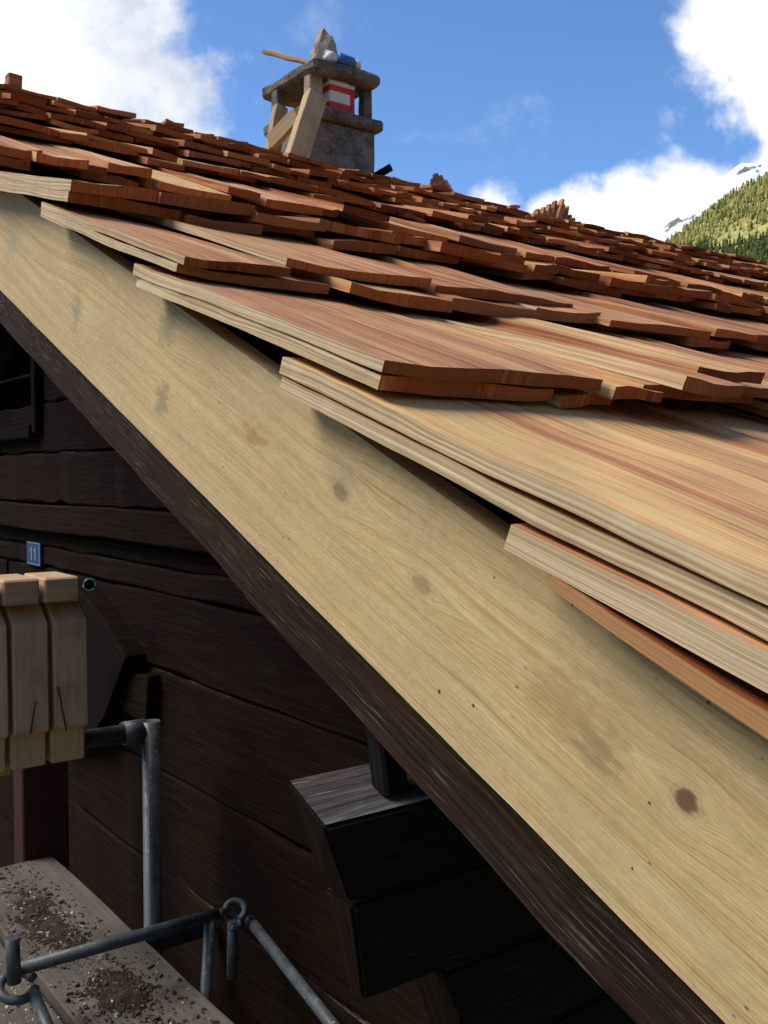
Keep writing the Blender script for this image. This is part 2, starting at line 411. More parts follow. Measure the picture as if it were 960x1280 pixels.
M_RAFTER = mat('old_rafter_wood', dark_wood((.013, .0072, .0042), (.042, .0235, .0125), (.16, .12, .095), 170), .85, .12, (.8, .004))
M_LOG = mat('old_log_wood', dark_wood((.0055, .0028, .0016), (.0165, .0078, .0040), (.07, .045, .028), 90, .14), .9, .08, (.8, .004))
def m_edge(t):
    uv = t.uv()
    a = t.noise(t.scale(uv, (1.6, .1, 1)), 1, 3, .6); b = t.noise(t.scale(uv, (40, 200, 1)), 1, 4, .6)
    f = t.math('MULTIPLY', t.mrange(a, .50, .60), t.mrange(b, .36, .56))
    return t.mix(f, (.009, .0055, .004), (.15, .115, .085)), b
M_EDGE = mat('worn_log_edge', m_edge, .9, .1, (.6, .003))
M_TAR = mat('blackened_log', dark_wood((.003, .0028, .0026), (.007, .0062, .0056), (.03, .025, .022), 110), .75, .15, (.7, .004))
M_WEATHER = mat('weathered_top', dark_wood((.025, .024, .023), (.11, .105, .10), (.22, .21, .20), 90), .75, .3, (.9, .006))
def pale_wood(c0, c1, c2):
    def f(t):
        uv = t.uv(); tone = t.attr('tone')
        g = t.noise(t.scale(uv, (2.2, 70, 1)), 1, 4, .6); gf = t.noise(t.scale(uv, (9, 320, 1)), 1, 3, .6)
        bl = t.noise(t.scale(uv, (6, 8, 1)), 1, 5, .62)
        c = t.ramp(t.math('ADD', t.math('MULTIPLY', g, .6), t.math('MULTIPLY', gf, .4)), [(.3, c0), (.5, c1), (.7, c2)])
        c = t.mix(t.mrange(bl, .42, .75, 0, .6), c, tuple(x * .55 for x in c0))
        k = t.mrange(tone, 0, 1, .4, 1.6, False)
        return t.mix(1.0, c, t.comb(k, k, k), 'MULTIPLY'), t.math('ADD', t.math('MULTIPLY', g, .5), t.math('MULTIPLY', gf, .5))
    return f
M_TIMBER = mat('squared_timber', pale_wood((.42, .27, .145), (.58, .39, .225), (.68, .48, .295)), .8, .25, (.5, .003))
M_LEAN = mat('pale_board', pale_wood((.36, .25, .125), (.46, .335, .18), (.53, .40, .23)), .8, .25, (.4, .003))
M_PLANK = mat('scaffold_plank_wood', pale_wood((.078, .068, .052), (.115, .10, .079), (.155, .136, .108)), .85, .2, (.7, .004))
M_BATTEN = mat('brown_batten', pale_wood((.30, .135, .045), (.36, .17, .06), (.42, .21, .085)), .7, .3, (.4, .002))
M_RED = mat('dark_red_paint', pale_wood((.035, .009, .010), (.046, .012, .012), (.058, .015, .015)), .7, .3, (.3, .002))
def m_steel(t):
    p = t.obj(); n = t.noise(p, 35, 5, .6); n2 = t.noise(p, 160, 3, .6)
    c = t.ramp(n, [(.3, (.032, .040, .044)), (.55, (.055, .066, .072)), (.75, (.09, .10, .108))])
    c = t.mix(t.mrange(n2, .64, .72, 0, .8), c, (.38, .38, .36))
    c = t.mix(t.mrange(n, .68, .8, 0, .5), c, (.16, .10, .06))
    return c, n2, t.mrange(n, .3, .7, .42, .7)
M_STEEL = mat('galvanised_steel', m_steel, .5, .5, (.3, .001))
def m_stone(base, lite, dark):
    def f(t):
        p = t.obj(); a = t.noise(p, 9, 6, .65); b = t.noise(p, 48, 5, .65); l = t.noise(p, 22, 4, .6)
        c = t.mix(t.mrange(a, .3, .7), dark, base)
        c = t.mix(t.mrange(b, .55, .72, 0, .8), c, lite)
        c = t.mix(t.mrange(b, .44, .3, 0, .7), c, tuple(x * .5 for x in dark))
        c = t.mix(t.mrange(l, .62, .72, 0, .6), c, (.30, .25, .09))
        return c, t.math('ADD', a, t.math('MULTIPLY', b, .6))
    return f
M_STONE = mat('lichen_slate', m_stone((.20, .18, .145), (.40, .37, .31), (.085, .077, .062)), .9, .2, (.9, .02))
M_RENDER = mat('old_chimney_render', m_stone((.23, .225, .205), (.42, .40, .36), (.085, .085, .08)), .9, .2, (.8, .012))
M_TUFF = mat('pale_stone', m_stone((.44, .38, .28), (.58, .52, .41), (.24, .205, .15)), .9, .2, (.8, .01))
def flat(c, j=.15):
    def f(t):
        n = t.noise(t.obj(), 30, 4, .6); k = t.mrange(n, .3, .7, 1 - j, 1 + j)
        return t.mix(1.0, c, t.comb(k, k, k), 'MULTIPLY')
    return f
M_WHITE = mat('carton_white', flat((.68, .68, .70), .06), .55, .4)
M_REDP = mat('carton_red', flat((.55, .03, .035), .08), .5, .4)
M_BLUE = mat('blue_plastic', flat((.03, .15, .38), .1), .35, .5)
M_PLAQUE = mat('blue_enamel', flat((.010, .045, .17), .1), .3, .5)
M_MARK = mat('pale_enamel', flat((.16, .24, .36), .1), .35, .5)
M_GREEN = mat('green_plastic', flat((.06, .30, .18), .15), .3, .6)
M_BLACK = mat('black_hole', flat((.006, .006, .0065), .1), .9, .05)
M_NAIL = mat('rusty_nail', flat((.06, .04, .03), .3), .6, .5)
M_YEL = mat('yellow_tape', flat((.40, .36, .06), .1), .5, .4)
M_SOIL = mat('dirt', flat((.035, .026, .018), .5), .95, .1)
def m_chip(t):
    tone = t.attr('tone')
    return t.ramp(tone, [(0, (.05, .035, .02)), (.35, (.16, .11, .06)), (.7, (.36, .29, .17)), (1, (.55, .50, .38))])
M_CHIP = mat('wood_chip', m_chip, .85, .2)
def m_ground(t):
    p = t.obj(); a = t.noise(p, .35, 5, .6); b = t.noise(p, 28, 6, .7)
    c = t.mix(t.mrange(a, .4, .62), (.26, .22, .145), (.05, .085, .022))
    k = t.mrange(b, .3, .7, .45, 1.5)
    return t.mix(1.0, c, t.comb(k, k, k), 'MULTIPLY'), b
M_GROUND = mat('gravel_and_grass', m_ground, .95, .1, (1, .05))

# ------------------------------------------------------------------ ground, hills
def grid_obj(name, fn, nu, nv, m, **tags):
    mb = MB()
    for j in range(nv + 1):
        for i in range(nu + 1): mb.v.append(fn(i / nu, j / nv))
    for j in range(nv):
        for i in range(nu):
            a = j * (nu + 1) + i
            mb.face((a, a + 1, a + nu + 2, a + nu + 1), [(i / nu, j / nv), ((i + 1) / nu, j / nv), ((i + 1) / nu, (j + 1) / nv), (i / nu, (j + 1) / nv)])
    return mb.build(name, m, None, Vector((0, 0, 0)), True, **tags)
GZ = -4.6
def gfn(a, b):
    # finer near the house
    q = lambda k: math.copysign(abs(k * 2 - 1) ** 3, k * 2 - 1) * 6000
    x, y = q(a), q(b); rr_ = math.hypot(x, y); az = math.degrees(math.atan2(x, y))
    if rr_ > 120 and not (-20 < az < 100):  # unseen valley sides, added to block low sky light under the overhang
        k = min(1, (rr_ - 120) / 900) * min(1, min(abs(az + 20), abs(az - 100)) / 25)
        return Vector((x, y, GZ + k * 380 * (1 + .3 * mnoise.noise(Vector((x * .002, y * .002, 4)))) + 8 * mnoise.noise(Vector((x * .02, y * .02, 0)))))
    return Vector((x, y, GZ + (mnoise.noise(Vector((x * .02, y * .02, 0))) * .5 if math.hypot(x, y) > 15 else 0)))
grid_obj('ground', gfn, 60, 60, M_GROUND, kind='structure')

FW = Vector((.6, .8, 0)); RT = Vector((.8, -.6, 0))
def pq(p, q, z): return CAM + FW * p + RT * q + Vector((0, 0, z))
def crest(q): 
    return 243 + .45 * (q - 275) + 9 * math.sin(q * .021) + 26 * mnoise.noise(Vector((q * .006, 3.3, 0))) if q < 900 else 573 + 20 * math.sin(q * .01)
def hill_z(p, q):
    c = max(crest(q), -20.0)
    f = (p - 420) / 580.0
    if f <= 0: return GZ - 3
    if f <= 1: z = c * (f ** .8)
    else: z = c * max(0, 1 - (f - 1) * .35)
    z += 10 * mnoise.noise(Vector((p * .008, q * .008, 1.7))) * min(1, f * 3) * (1 if f < .93 else .3)
    return max(z, GZ - 3)
def m_hill(t):
    p = t.obj(); a = t.noise(p, .012, 5, .6); b = t.noise(p, .09, 5, .6)
    c = t.mix(t.mrange(a, .4, .6), (.20, .21, .06), (.36, .34, .11))
    k = t.mrange(b, .3, .7, .7, 1.3)
    return t.mix(1.0, c, t.comb(k, k, k), 'MULTIPLY')
M_HILL = mat('alpine_meadow', m_hill, .95, .1)
def hfn(a, b):
    p = 380 + b * 1500; q = 120 + a * 1500
    return pq(p, q, hill_z(p, q))
hill = grid_obj('hillside', hfn, 90, 90, M_HILL, kind='structure')
def m_snow(t):
    p = t.obj(); a = t.noise(p, .007, 6, .65); b = t.noise(p, .03, 5, .6)
    n = t.node('ShaderNodeNewGeometry').outputs['Normal']; nz = t.xyz(n)[2]
    f = t.math('ADD', a, t.math('MULTIPLY', t.math('SUBTRACT', b, .5), .5))
    f = t.math('ADD', f, t.math('MULTIPLY', t.math('SUBTRACT', .80, nz), .25))
    return t.mix(t.mrange(f, .60, .66), (.90, .90, .90), (.16, .15, .15))
M_SNOW = mat('snow_and_rock', m_snow, .8, .2)
def sfn(a, b):
    p = 2600 + b * 2400; q = 400 + a * 3600
    c = .241 * 3200 + .60 * (q - .25 * 3200)
    if q > 2200: c = .243 * 3200 + .60 * (1400) + .1 * (q - 2200)
    c += 70 * mnoise.noise(Vector((q * .004, 0, 5))) + 40 * mnoise.noise(Vector((q * .013, 0, 9)))
    f = b * 2400 / 600
    z = c * (.25 + .75 * f ** .9) if f < 1 else c * max(0, 1 - (f - 1) * .2)
    z += 50 * mnoise.noise(Vector((p * .006, q * .006, 2))) * min(1, abs(f - 1) * 2 + .2)
    return pq(p, q, max(z, GZ - 5))
grid_obj('snowy_mountain', sfn, 150, 70, M_SNOW, kind='structure')

def m_conifer(t):
    tone = t.attr('tone'); p = t.obj(); n = t.noise(p, .5, 3, .6)
    c = t.ramp(tone, [(0, (.05, .08, .03)), (.40, (.21, .21, .06)), (.7, (.42, .37, .11)), (1, (.52, .45, .15))])
    k = t.mrange(n, .3, .7, .6, 1.4)
    return t.mix(1.0, c, t.comb(k, k, k), 'MULTIPLY')
M_CONIFER = mat('conifer_foliage', m_conifer, .9, .1)
def make_wood():
    mb = MB(); r = random.Random(3); cnt = 0
    mead = [(pq(0, 0, 0))]
    for _ in range(16000):
        p = 520 + r.random() ** .7 * 520; q = 130 + r.random() * 620
        z = hill_z(p, q) - .4; b = pq(p, q, z)
        u, v, _d = project(b)
        if not (740 < u < 1180 and v < 420): continue
        # meadow clearing with a few shrubs
        du = (u - 925) / 40; dv = (v - 297 + (u - 925) * .28) / 9
        if du * du + dv * dv < 1 and r.random() < .93: continue
        low = v > 300 + (u - 960) * -.12
        if low: hgt = r.uniform(6, 11); tone = r.uniform(0, .30)
        else: hgt = r.uniform(5, 10); tone = min(1, max(0, r.gauss(.72, .2)))
        if r.random() < .12: tone *= .3
        base = len(mb.v); rad = hgt * r.uniform(.17, .24)
        lev = [(0.08, .8), (.25, 1.0), (.3, .62), (.5, .72), (.55, .42), (.78, .4), (1.0, .02)]
        for (f, k) in lev:
            for a in range(6):
                an = a * math.pi / 3 + r.random() * .6
                rr = rad * k * r.uniform(.65, 1.25)
                mb.v.append(b + Vector((math.cos(an) * rr, math.sin(an) * rr, f * hgt + r.uniform(-.03, .03) * hgt)))
                mb.tone.append(min(1, max(0, tone + r.gauss(0, .06))))
        for l in range(len(lev) - 1):
            for a in range(6):
                a2 = (a + 1) % 6
                mb.face((base + l * 6 + a, base + l * 6 + a2, base + l * 6 + 6 + a2, base + l * 6 + 6 + a), [(0, 0)] * 4)
        cnt += 1
        if cnt > 7000: break
    mb.build('conifer_wood', M_CONIFER, None, Vector((0, 0, 0)), kind='stuff', label='distant conifer wood covering the steep green hillside at the right', cat='forest')
make_wood()

# ------------------------------------------------------------------ the chalet
XW = 0.54
chalet = thing('chalet', Vector((XW, .9, GZ)), 'old dark log chalet with a pale new verge board and fresh larch shingle roof', 'house')

# roof deck boards under the shingles (both slopes)
mb = MB()
XR = 9.5
for y0, s0, s1, flip in ((0, -.35, RIDGE_S, 1), (0, RIDGE_S, 2 * RIDGE_S + .35, -1)):
    pass
def deck2(x, s, h):            # far slope: mirrored about the ridge
    p = deck_sag(x, 2 * RIDGE_S - s, h); yr = RIDGE_S * CT
    return Vector((p.x, 2 * yr - p.y, p.z))
rb = MB()
def slab(fn, x0, x1, s0, s1, h0, h1):
    b = len(rb.v)
    for h in (h0, h1):
        for (x, s) in ((x0, s0), (x1, s0), (x1, s1), (x0, s1)): rb.v.append(fn(x, s, h)); rb.tone.append(.3)
    for f in ((0, 1, 2, 3), (7, 6, 5, 4), (0, 4, 5, 1), (1, 5, 6, 2), (2, 6, 7, 3), (3, 7, 4, 0)):
        rb.face(tuple(b + k for k in f), [(0, 0), (8, 0), (8, 4), (0, 4)])
slab(deck, .004, XR, .07, RIDGE_S - .004, -.105, -.080)
slab(deck2, .004, XR, RIDGE_S + .004, 2 * RIDGE_S + .33, -.105, -.080)
roof = rb.build('roof', M_TAR, chalet, deck(0, 2, 0))

# ---- shingles
def shingle_into(mb, sfn, xc, sb, w, L, T, hb, ht, seed, nx=3, ny=3, warp=.004, wav=.003, tone=.5, skew=0.0, roll=0.0, bow=0.0, butt=None, taper=0.0, hero=False, cut=0.0, side=0):
    """one split shingle; butt edge at sb, hb/ht height of its underside at butt and head"""
    r = random.Random(seed); base = len(mb.v); u0 = r.random() * 60; v0 = r.random() * 60
    jl = [r.gauss(0, wav) for _ in range(ny + 1)]; jr = [r.gauss(0, wav) for _ in range(ny + 1)]
    jb = [r.gauss(0, wav * 1.3) for _ in range(nx + 1)]
    if hero:
        sm = lambda j, k: wav * (2.2 * mnoise.noise(Vector((j / ny * L * 5, seed * .37, k))) + .8 * mnoise.noise(Vector((j / ny * L * 22, seed * .37, k + 5))))
        jl = [sm(j, 0) for j in range(ny + 1)]; jr = [sm(j, 9) for j in range(ny + 1)]
    if r.random() < .3: jb[0 if r.random() < .5 else -1] += r.uniform(.006, .02)
    ph = r.random() * 6; ph2 = r.random() * 6; cup = r.gauss(0, warp * .8)
    tw = r.gauss(0, warp * .7)
    P2 = []
    for top in (0, 1):
        for j in range(ny + 1):
            for i in range(nx + 1):
                f = i / nx; g = j / ny
                x = xc + (f - .5) * w + skew * (g - .5) * L
                if i == 0: x += jl[j]
                if i == nx: x += jr[j]
                s = sb + g * L + (jb[i] + cut * (f - .5) * w if j == 0 else 0)
                if butt and j == 0: s += butt(f)
                h = hb + (ht - hb) * g + roll * (f - .5) * w * (1 - g * .7)
                h += cup * (4 * (f - .5) ** 2) + tw * (f - .5) * 2 * (1 - g) + bow * math.sin(math.pi * g) + warp * .5 * math.sin(ph + g * 5)
                if hero: h += .0022 * mnoise.noise(Vector((g * L * 6, f * w * 3, seed * .7))) + (.0016 * mnoise.noise(Vector((g * L * 14, f * w * 6, seed * .7 + 3))) if top else 0)
                if top: h += T * (1 - taper * g) * (1 + .12 * math.sin(ph2 + f * 5 + g * 3) + (.06 * r.uniform(-1, 1) if nx > 3 and not hero else 0))
                mb.v.append(sfn(x, s, h)); mb.tone.append(tone)
                P2.append((u0 + (f - .5) * w, v0 + g * L))
    n1 = nx + 1; nt = n1 * (ny + 1)
    for j in range(ny):
        for i in range(nx):
            a = j * n1 + i; q = [a, a + 1, a + n1 + 1, a + n1]
            mb.face(tuple(base + nt + k for k in q), [P2[k] for k in q], 0)
            mb.face(tuple(base + k for k in q[::-1]), [P2[k] for k in q[::-1]], 0)
    for i in range(nx):
        a, b = i, i + 1
        xa, xb = u0 + i / nx * w, u0 + (i + 1) / nx * w
        mb.face((base + a, base + b, base + nt + b, base + nt + a), [(xa, v0), (xb, v0), (xb, v0 + T), (xa, v0 + T)], 1)
        a, b = ny * n1 + i + 1, ny * n1 + i
        mb.face((base + a, base + b, base + nt + b, base + nt + a), [(xa, v0), (xb, v0), (xb, v0 + T), (xa, v0 + T)], 1)
    for j in range(ny):
        ya, yb = u0 + j / ny * L, u0 + (j + 1) / ny * L
        q = (lambda y, z: (y, v0 + z)) if side == 2 else (lambda y, z: (v0 + z, y))
        a, b = (j + 1) * n1, j * n1
        mb.face((base + a, base + b, base + nt + b, base + nt + a), [q(yb, 0), q(ya, 0), q(ya, T), q(yb, T)], side)
        a, b = j * n1 + nx, (j + 1) * n1 + nx
        mb.face((base + a, base + b, base + nt + b, base + nt + a), [q(ya, 0), q(yb, 0), q(yb, T), q(ya, T)], side)

EXP = 0.447 / CT
XO = -0.05
def sxy(u, v, y=None, x=None):
    p = PX(u, v, x) if x is not None else PY(u, v, y); return p
S_B = s_of(PX(478, 450, XO)) ; S_A = s_of(PX(229, 322, XO)); S_0 = s_of(PX(88, 226, XO))
COURSE = [S_B - EXP - .03, S_B, S_A, S_0] + [S_0 + EXP, S_0 + 1.96 * EXP] + [S_0 + (1.96 + (k + 1) * .84) * EXP for k in range(8)]
HEAD = [s_of(PX(342, 470, XO)), s_of(PX(164, 342, XO)), s_of(PX(47, 266, XO)), S_0 + .66]
HBC = [.064, .060, .048, .050]
HT = [(.020, .0195), (.0165, .0150), (.0140, .0130), (.020, .020)]
S_C = COURSE[0]
specs = []                              # (layer, course, args) of every shingle on the near slope
HB = .074
NC = 11
# verge widths read off the photograph, from the verge inwards: (upper, lower)
verge_w = {0: ((.40, .16, .22, .14), (.33, .20, .22)), 1: ((.335, .10, .13, .12, .17, .14), (.27, .13, .16, .2)),
           2: ((.175, .30, .20, .16, .33), (.25, .22, .2, .18, .24)), 3: ((.16, .20, .15, .20), (.215, .15, .17, .19))}
jit_s = {(1, 1, 0): 0.0, (1, 0, 0): .004}
for n in range(NC):
    sb = COURSE[n]
    HB = HBC[n] if n < 4 else (.020 if n == 4 else (.046 if n == 5 else .056))
    for layer in (0, 1):
        x = XO + (0 if n < 4 else rnd.uniform(-.02, .02)); k = 0
        r = random.Random(100 * n + layer * 7 + 5)
        vw = verge_w.get(n, ((), ()))[1 - layer]
        while x < XR - .25:
            wd = vw[k] if k < len(vw) else (r.uniform(.08, .17) if n in (1, 2) else r.uniform(.08, .22) if n < 6 else r.uniform(.07, .19))
            gap = r.choice((.002, .003, .004, .007, .012))
            hero = (k == 0 and n < 4)
            ds = 0 if hero else r.gauss(0, .030 if n in (1, 2) else .018) + (.025 if r.random() < .10 else 0)
            if layer == 0: ds += (.006 if hero else r.gauss(.008, .014))
            T = r.uniform(.014, .020) if n < 3 else (r.uniform(.016, .023) if n < 5 else r.uniform(.013, .019))
            if hero: T = HT[n][layer]
            off = (HT[n][0] + .004) if n < 3 else (.0215 if n < 5 else .018)
            lift = 0 if hero else max(-.001, r.gauss(.003, .008 if n in (1, 2) else .0045)) + (.016 if r.random() < .06 else 0)
            hb = HB + layer * off + lift
            ht = layer * off * .9 - (.010 if n != 3 else .050)
            L = HEAD[n] - sb - (.012 * (1 - layer)) if hero else r.uniform(.60, .70)
            if n < 4:
                tone = r.uniform(.42, .72) if x < 1.0 - n * .15 else r.uniform(.32, .58)
                if hero: tone = {0: .80, 1: .60, 2: .56, 3: .52}[n] + (0 if layer else -.1)
                elif k < 3 and n < 2: tone = r.uniform(.55, .68)
            else: tone = r.uniform(.22, .66)
            if n >= 4 and r.random() < .1: tone = .8
            sE = sb + ds; 
            if sE + L > RIDGE_S + .05: L = max(.12, RIDGE_S + .03 - sE)
            if sE < RIDGE_S - .08:
                nx, ny = (6, 30) if hero else ((4, 5) if (n < 3 and x < 1.6) else (3, 2))
                specs.append(dict(xc=x + wd / 2, sb=sE, w=wd - gap, L=L, T=T, hb=hb, ht=ht, seed=n * 1000 + layer * 500 + k, nx=nx, ny=ny,
                                  warp=.002 if hero else r.uniform(.0015, .004), wav=.0022 if hero else .0016, cut=0 if hero else r.gauss(0, .07), tone=tone, hero=hero, side=2 if (k == 0 or (n < 3 and k < 4 and r.random() < .4)) else 0, skew=0 if hero else r.gauss(0, .012),
                                  roll=0 if hero else r.gauss(0, .018), bow=0.0))
            x += wd; k += 1
# starter course D lying flat on the deck, and its neighbours
sD1 = s_of(PX(636, 662, XO)); sD0 = s_of(PX(687, 728, XO)); sDb = .06 / CT
for layer, hd in ((0, sD0), (1, sD1)):
    xx = XO; r = random.Random(77 + layer); k = 0
    while xx < XR - .25:
        wd = (.17, .26)[layer] if k == 0 else r.uniform(.14, .3); L = hd - sDb + (0 if k == 0 else r.gauss(0, .02))
        hb = (.000 + .022 * L / .235, -.006 + .036 * L / .30)[layer]
        if layer == 0: hb = .010
        specs.append(dict(xc=xx + wd / 2, sb=sDb + r.gauss(0, .004), w=wd - .003, L=L, T=(.024, .040)[layer], taper=(.58, .42)[layer], hb=hb, ht=(-.005, .002)[layer], seed=9000 + 100 * layer + k,
                          nx=4, ny=16 if k == 0 else 3, hero=(k == 0), side=2 if k == 0 else 0, warp=.001, wav=.0010, tone=(.05, .30)[layer] if k == 0 else .4, skew=0, roll=0, bow=0.0))
        xx += wd; k += 1
def vis(d):
    c = deck(d['xc'], d['sb'], d['hb'])
    q = MC.transposed() @ (c - CAM)
    if q.z > -.05: return 0
    u, v, dep = project(c)
    c2 = deck(d['xc'] - d['w'] / 2, d['sb'] + d['L'] * .6, d['hb']); u2, v2, _ = project(c2)
    ins = (-60 < u < 1010) or (-20 < u2 < 985)
    return (1e3 if ins else 0) + d['w'] / dep ** 1.4
specs.sort(key=vis, reverse=True)
rest = MB()
for i, d in enumerate(specs):
    if i < 298:
        m1 = MB(); shingle_into(m1, deck_sag, **d)
        m1.build('shingle', SH, roof)
    else: 
        d = dict(d, nx=2, ny=1); shingle_into(rest, deck_sag, **d)
# far slope
for n in range(NC):
    for layer in (0, 1):
        x = XO; r = random.Random(4000 + n * 10 + layer)
        while x < XR - .25:
            wd = r.uniform(.14, .3); L = min(.66, RIDGE_S - COURSE[n] + .02)
            if L > .1:
                shingle_into(rest, lambda x_, s_, h_: deck2(x_, 2 * RIDGE_S - s_, h_), x + wd / 2, COURSE[n] + r.gauss(0, .012), wd - .004, L, .021, .05 + layer * .018, layer * .016 - .01, 5000 + n * 333 + layer * 77 + int(x * 10), 2, 1, .004, .003, r.uniform(.2, .55))
            x += wd
rest.build('shingle_layer', SH, roof, deck(0, 2, 0), kind='stuff')

# ---- bargeboard
H_BOT = h_of(PX(480, 848, 0)); H_TOP = -.016
def board_mesh():
    mb = MB(); ns, nh = 70, 6
    s0, s1 = -.36, RIDGE_S - .02
    for side, x in ((0, 0.0), (1, .034)):
        for j in range(nh + 1):
            for i in range(ns + 1):
                s = s0 + (s1 - s0) * i / ns; h = H_BOT + (H_TOP - H_BOT) * j / nh
                dx = .0012 * mnoise.noise(Vector((s * 5, h * 20, 0))) if side == 0 else 0
                if j == 0: h += .0016 * mnoise.noise(Vector((s * 9, 4, side)))
                mb.v.append(deck(x + dx, s, h)); mb.tone.append(.5)
    n1 = ns + 1; N = n1 * (nh + 1)
    def uv(k): 
        k %= N; i = k % n1; j = k // n1
        return (s0 + (s1 - s0) * i / ns, H_BOT + (H_TOP - H_BOT) * j / nh)
    for j in range(nh):
        for i in range(ns):
            a = j * n1 + i; q = (a, a + n1, a + n1 + 1, a + 1)
            mb.face(q, [uv(k) for k in q]); q2 = tuple(N + k for k in q[::-1]); mb.face(q2, [uv(k) for k in q2])
    for i in range(ns):
        for j, f in ((0, 0), (nh, 1)):
            a = j * n1 + i; q = (a, a + 1, a + 1 + N, a + N)
            if f: q = q[::-1]
            mb.face(q, [uv(k) for k in q])
    for i, f in ((0, 1), (ns, 0)):
        for j in range(nh):
            a = j * n1 + i; q = (a, a + n1, a + n1 + N, a + N)
            if f == 0: q = q[::-1]
            mb.face(q, [uv(k) for k in q])
    o = mb.build('bargeboard', M_BARGE, chalet, deck(0, 0, H_BOT), label='pale new spruce bargeboard')
    bm = bmesh.new(); bm.from_mesh(o.data); bmesh.ops.recalc_face_normals(bm, faces=bm.faces); bm.to_mesh(o.data); bm.free()
    return o
board_mesh()
# far slope's bargeboard and rafter
yr = RIDGE_S * CT
beam('bargeboard', deck2(.017, RIDGE_S + .02, (H_BOT + H_TOP) / 2), deck2(.017, 2 * RIDGE_S + .36, (H_BOT + H_TOP) / 2), Vector((0, ST, CT)), .034, H_TOP - H_BOT, M_TIMBER, chalet, label='bargeboard of the far slope')

# ---- old rafter below and behind the board
XRA = .008
h0 = h_of(PX(15, 433, XRA)); h1 = h_of(PX(330, 765, XRA)); h2 = h_of(PX(600, 1085, XRA)); h3 = h_of(PX(770, 1275, XRA))
hr = (h1 + h2) / 2
beam('rafter', deck(XRA + .06, -.3, (hr + H_BOT - .0015) / 2), deck(XRA + .06, RIDGE_S - .03, (hr + H_BOT - .0015) / 2), AN, .12, H_BOT - .0015 - hr, M_RAFTER, chalet, nseg=40, jit=.0016, cham=.006, seed=3, label='dark weathered rafter')
beam('rafter', deck2(XRA + .06, RIDGE_S + .03, (hr + H_BOT) / 2), deck2(XRA + .06, 2 * RIDGE_S + .3, (hr + H_BOT) / 2), Vector((0, ST, CT)), .12, H_BOT - hr, M_RAFTER, chalet, nseg=10, jit=.0016, seed=4)
beam('rafter_filler', deck(.085, -.3, (H_BOT - .04) / 2), deck(.085, RIDGE_S - .05, (H_BOT - .04) / 2), AN, .09, -H_BOT - .04, M_TAR, chalet, nseg=4)

# ---- gable wall of logs (recessed under the overhang)
wall = put_obj('wall', None, chalet, Vector((XW, 1, GZ)), label='dark log gable wall')
def zk(k): return -k * (XW - CAM.x) / .8
seams = [.066, .135, .175, .225, .375, .572, .77, .96, 1.16]
zs = [zk(k) for k in seams]
zlist = [.95, .72, .49, .27, .085] + zs + [zs[-1] - .28 * (i + 1) for i in range(12)]
zlist = [z for z in zlist if z > GZ - .05]
YE = 2 * yr - .92
i = 0
def ybeg(z): return max(.92, (z - (O0.z + (hr - .0) / CT) + .06) / .447)
a0 = PX(-30, 410, XW - .015); a1 = PX(46, 545, XW - .015)
oy0, oy1 = a1.y, a0.y; oz0 = PX(20, 535, XW).z; oz1 = oz0 + .42
allz = [1.18] + zlist
for a, b in zip(allz[:-1], allz[1:]):
    zc = (a + b) / 2; hgt = a - b - .006
    y0 = ybeg(a if a > -.2 else a); ys = [y0, 2 * yr - y0]
    if oz0 - .01 < zc < oz1 + .12: ys = [ys[0], oy0]
    if ys[1] - ys[0] < .08: i += 1; continue
    cuts = [ys[0]] + [yy for yy in (3.6 + .9 * ((i * 37) % 5) / 5, ) if ys[0] + .5 < yy < ys[1] - .4] + [ys[1]]
    rr = random.Random(i)
    for c0, c1 in zip(cuts[:-1], cuts[1:]):
        off = rr.uniform(-.012, .010)
        if i == 5: off = -.03
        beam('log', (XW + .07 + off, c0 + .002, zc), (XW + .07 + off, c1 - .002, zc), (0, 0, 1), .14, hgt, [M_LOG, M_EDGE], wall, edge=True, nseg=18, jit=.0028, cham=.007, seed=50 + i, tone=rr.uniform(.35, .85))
    i += 1
# backing behind the log joints, up to the roof underside
zt = lambda y: O0.z + .447 * y - .05
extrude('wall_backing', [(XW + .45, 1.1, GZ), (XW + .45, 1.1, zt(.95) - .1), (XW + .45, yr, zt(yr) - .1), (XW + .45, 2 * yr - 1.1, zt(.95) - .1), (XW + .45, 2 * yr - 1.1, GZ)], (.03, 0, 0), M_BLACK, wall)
# small dark attic opening with one glazing bar
win = put_obj('window', None, wall, Vector((XW, oy0, oz0)))
beam('window_frame', (XW - .02, oy0 - .02, oz0 - .03), (XW - .02, oy0 - .02, oz1), (0, 1, 0), .03, .045, M_LOG, win, nseg=3, seed=5, tone=.1)
beam('window_sill', (XW - .02, oy0, oz0 - .025), (XW - .02, oy1, oz0 - .025), (0, 0, 1), .05, .05, M_LOG, win, nseg=3, seed=6, tone=.2)
zb = PX(20, 476, XW).z
beam('glazing_bar', (XW - .02, oy0 + .004, zb), (XW - .02, oy1, zb), (0, 0, 1), .014, .012, M_LOG, win, nseg=3, seed=7, tone=.8)
# ledge beam across the gable
ya = ybeg(0) - .12
zb0, zb1 = zk(.066), zk(.130)
beam('ledge_beam', (XW - .02, ybeg(zb0) - .04, (zb0 + zb1) / 2), (XW - .02, 2 * yr - ybeg(zb0), (zb0 + zb1) / 2), (0, 0, 1), .06, zb0 - zb1, M_LOG, wall, nseg=14, jit=.002, seed=21, tone=1.0, cham=.006)

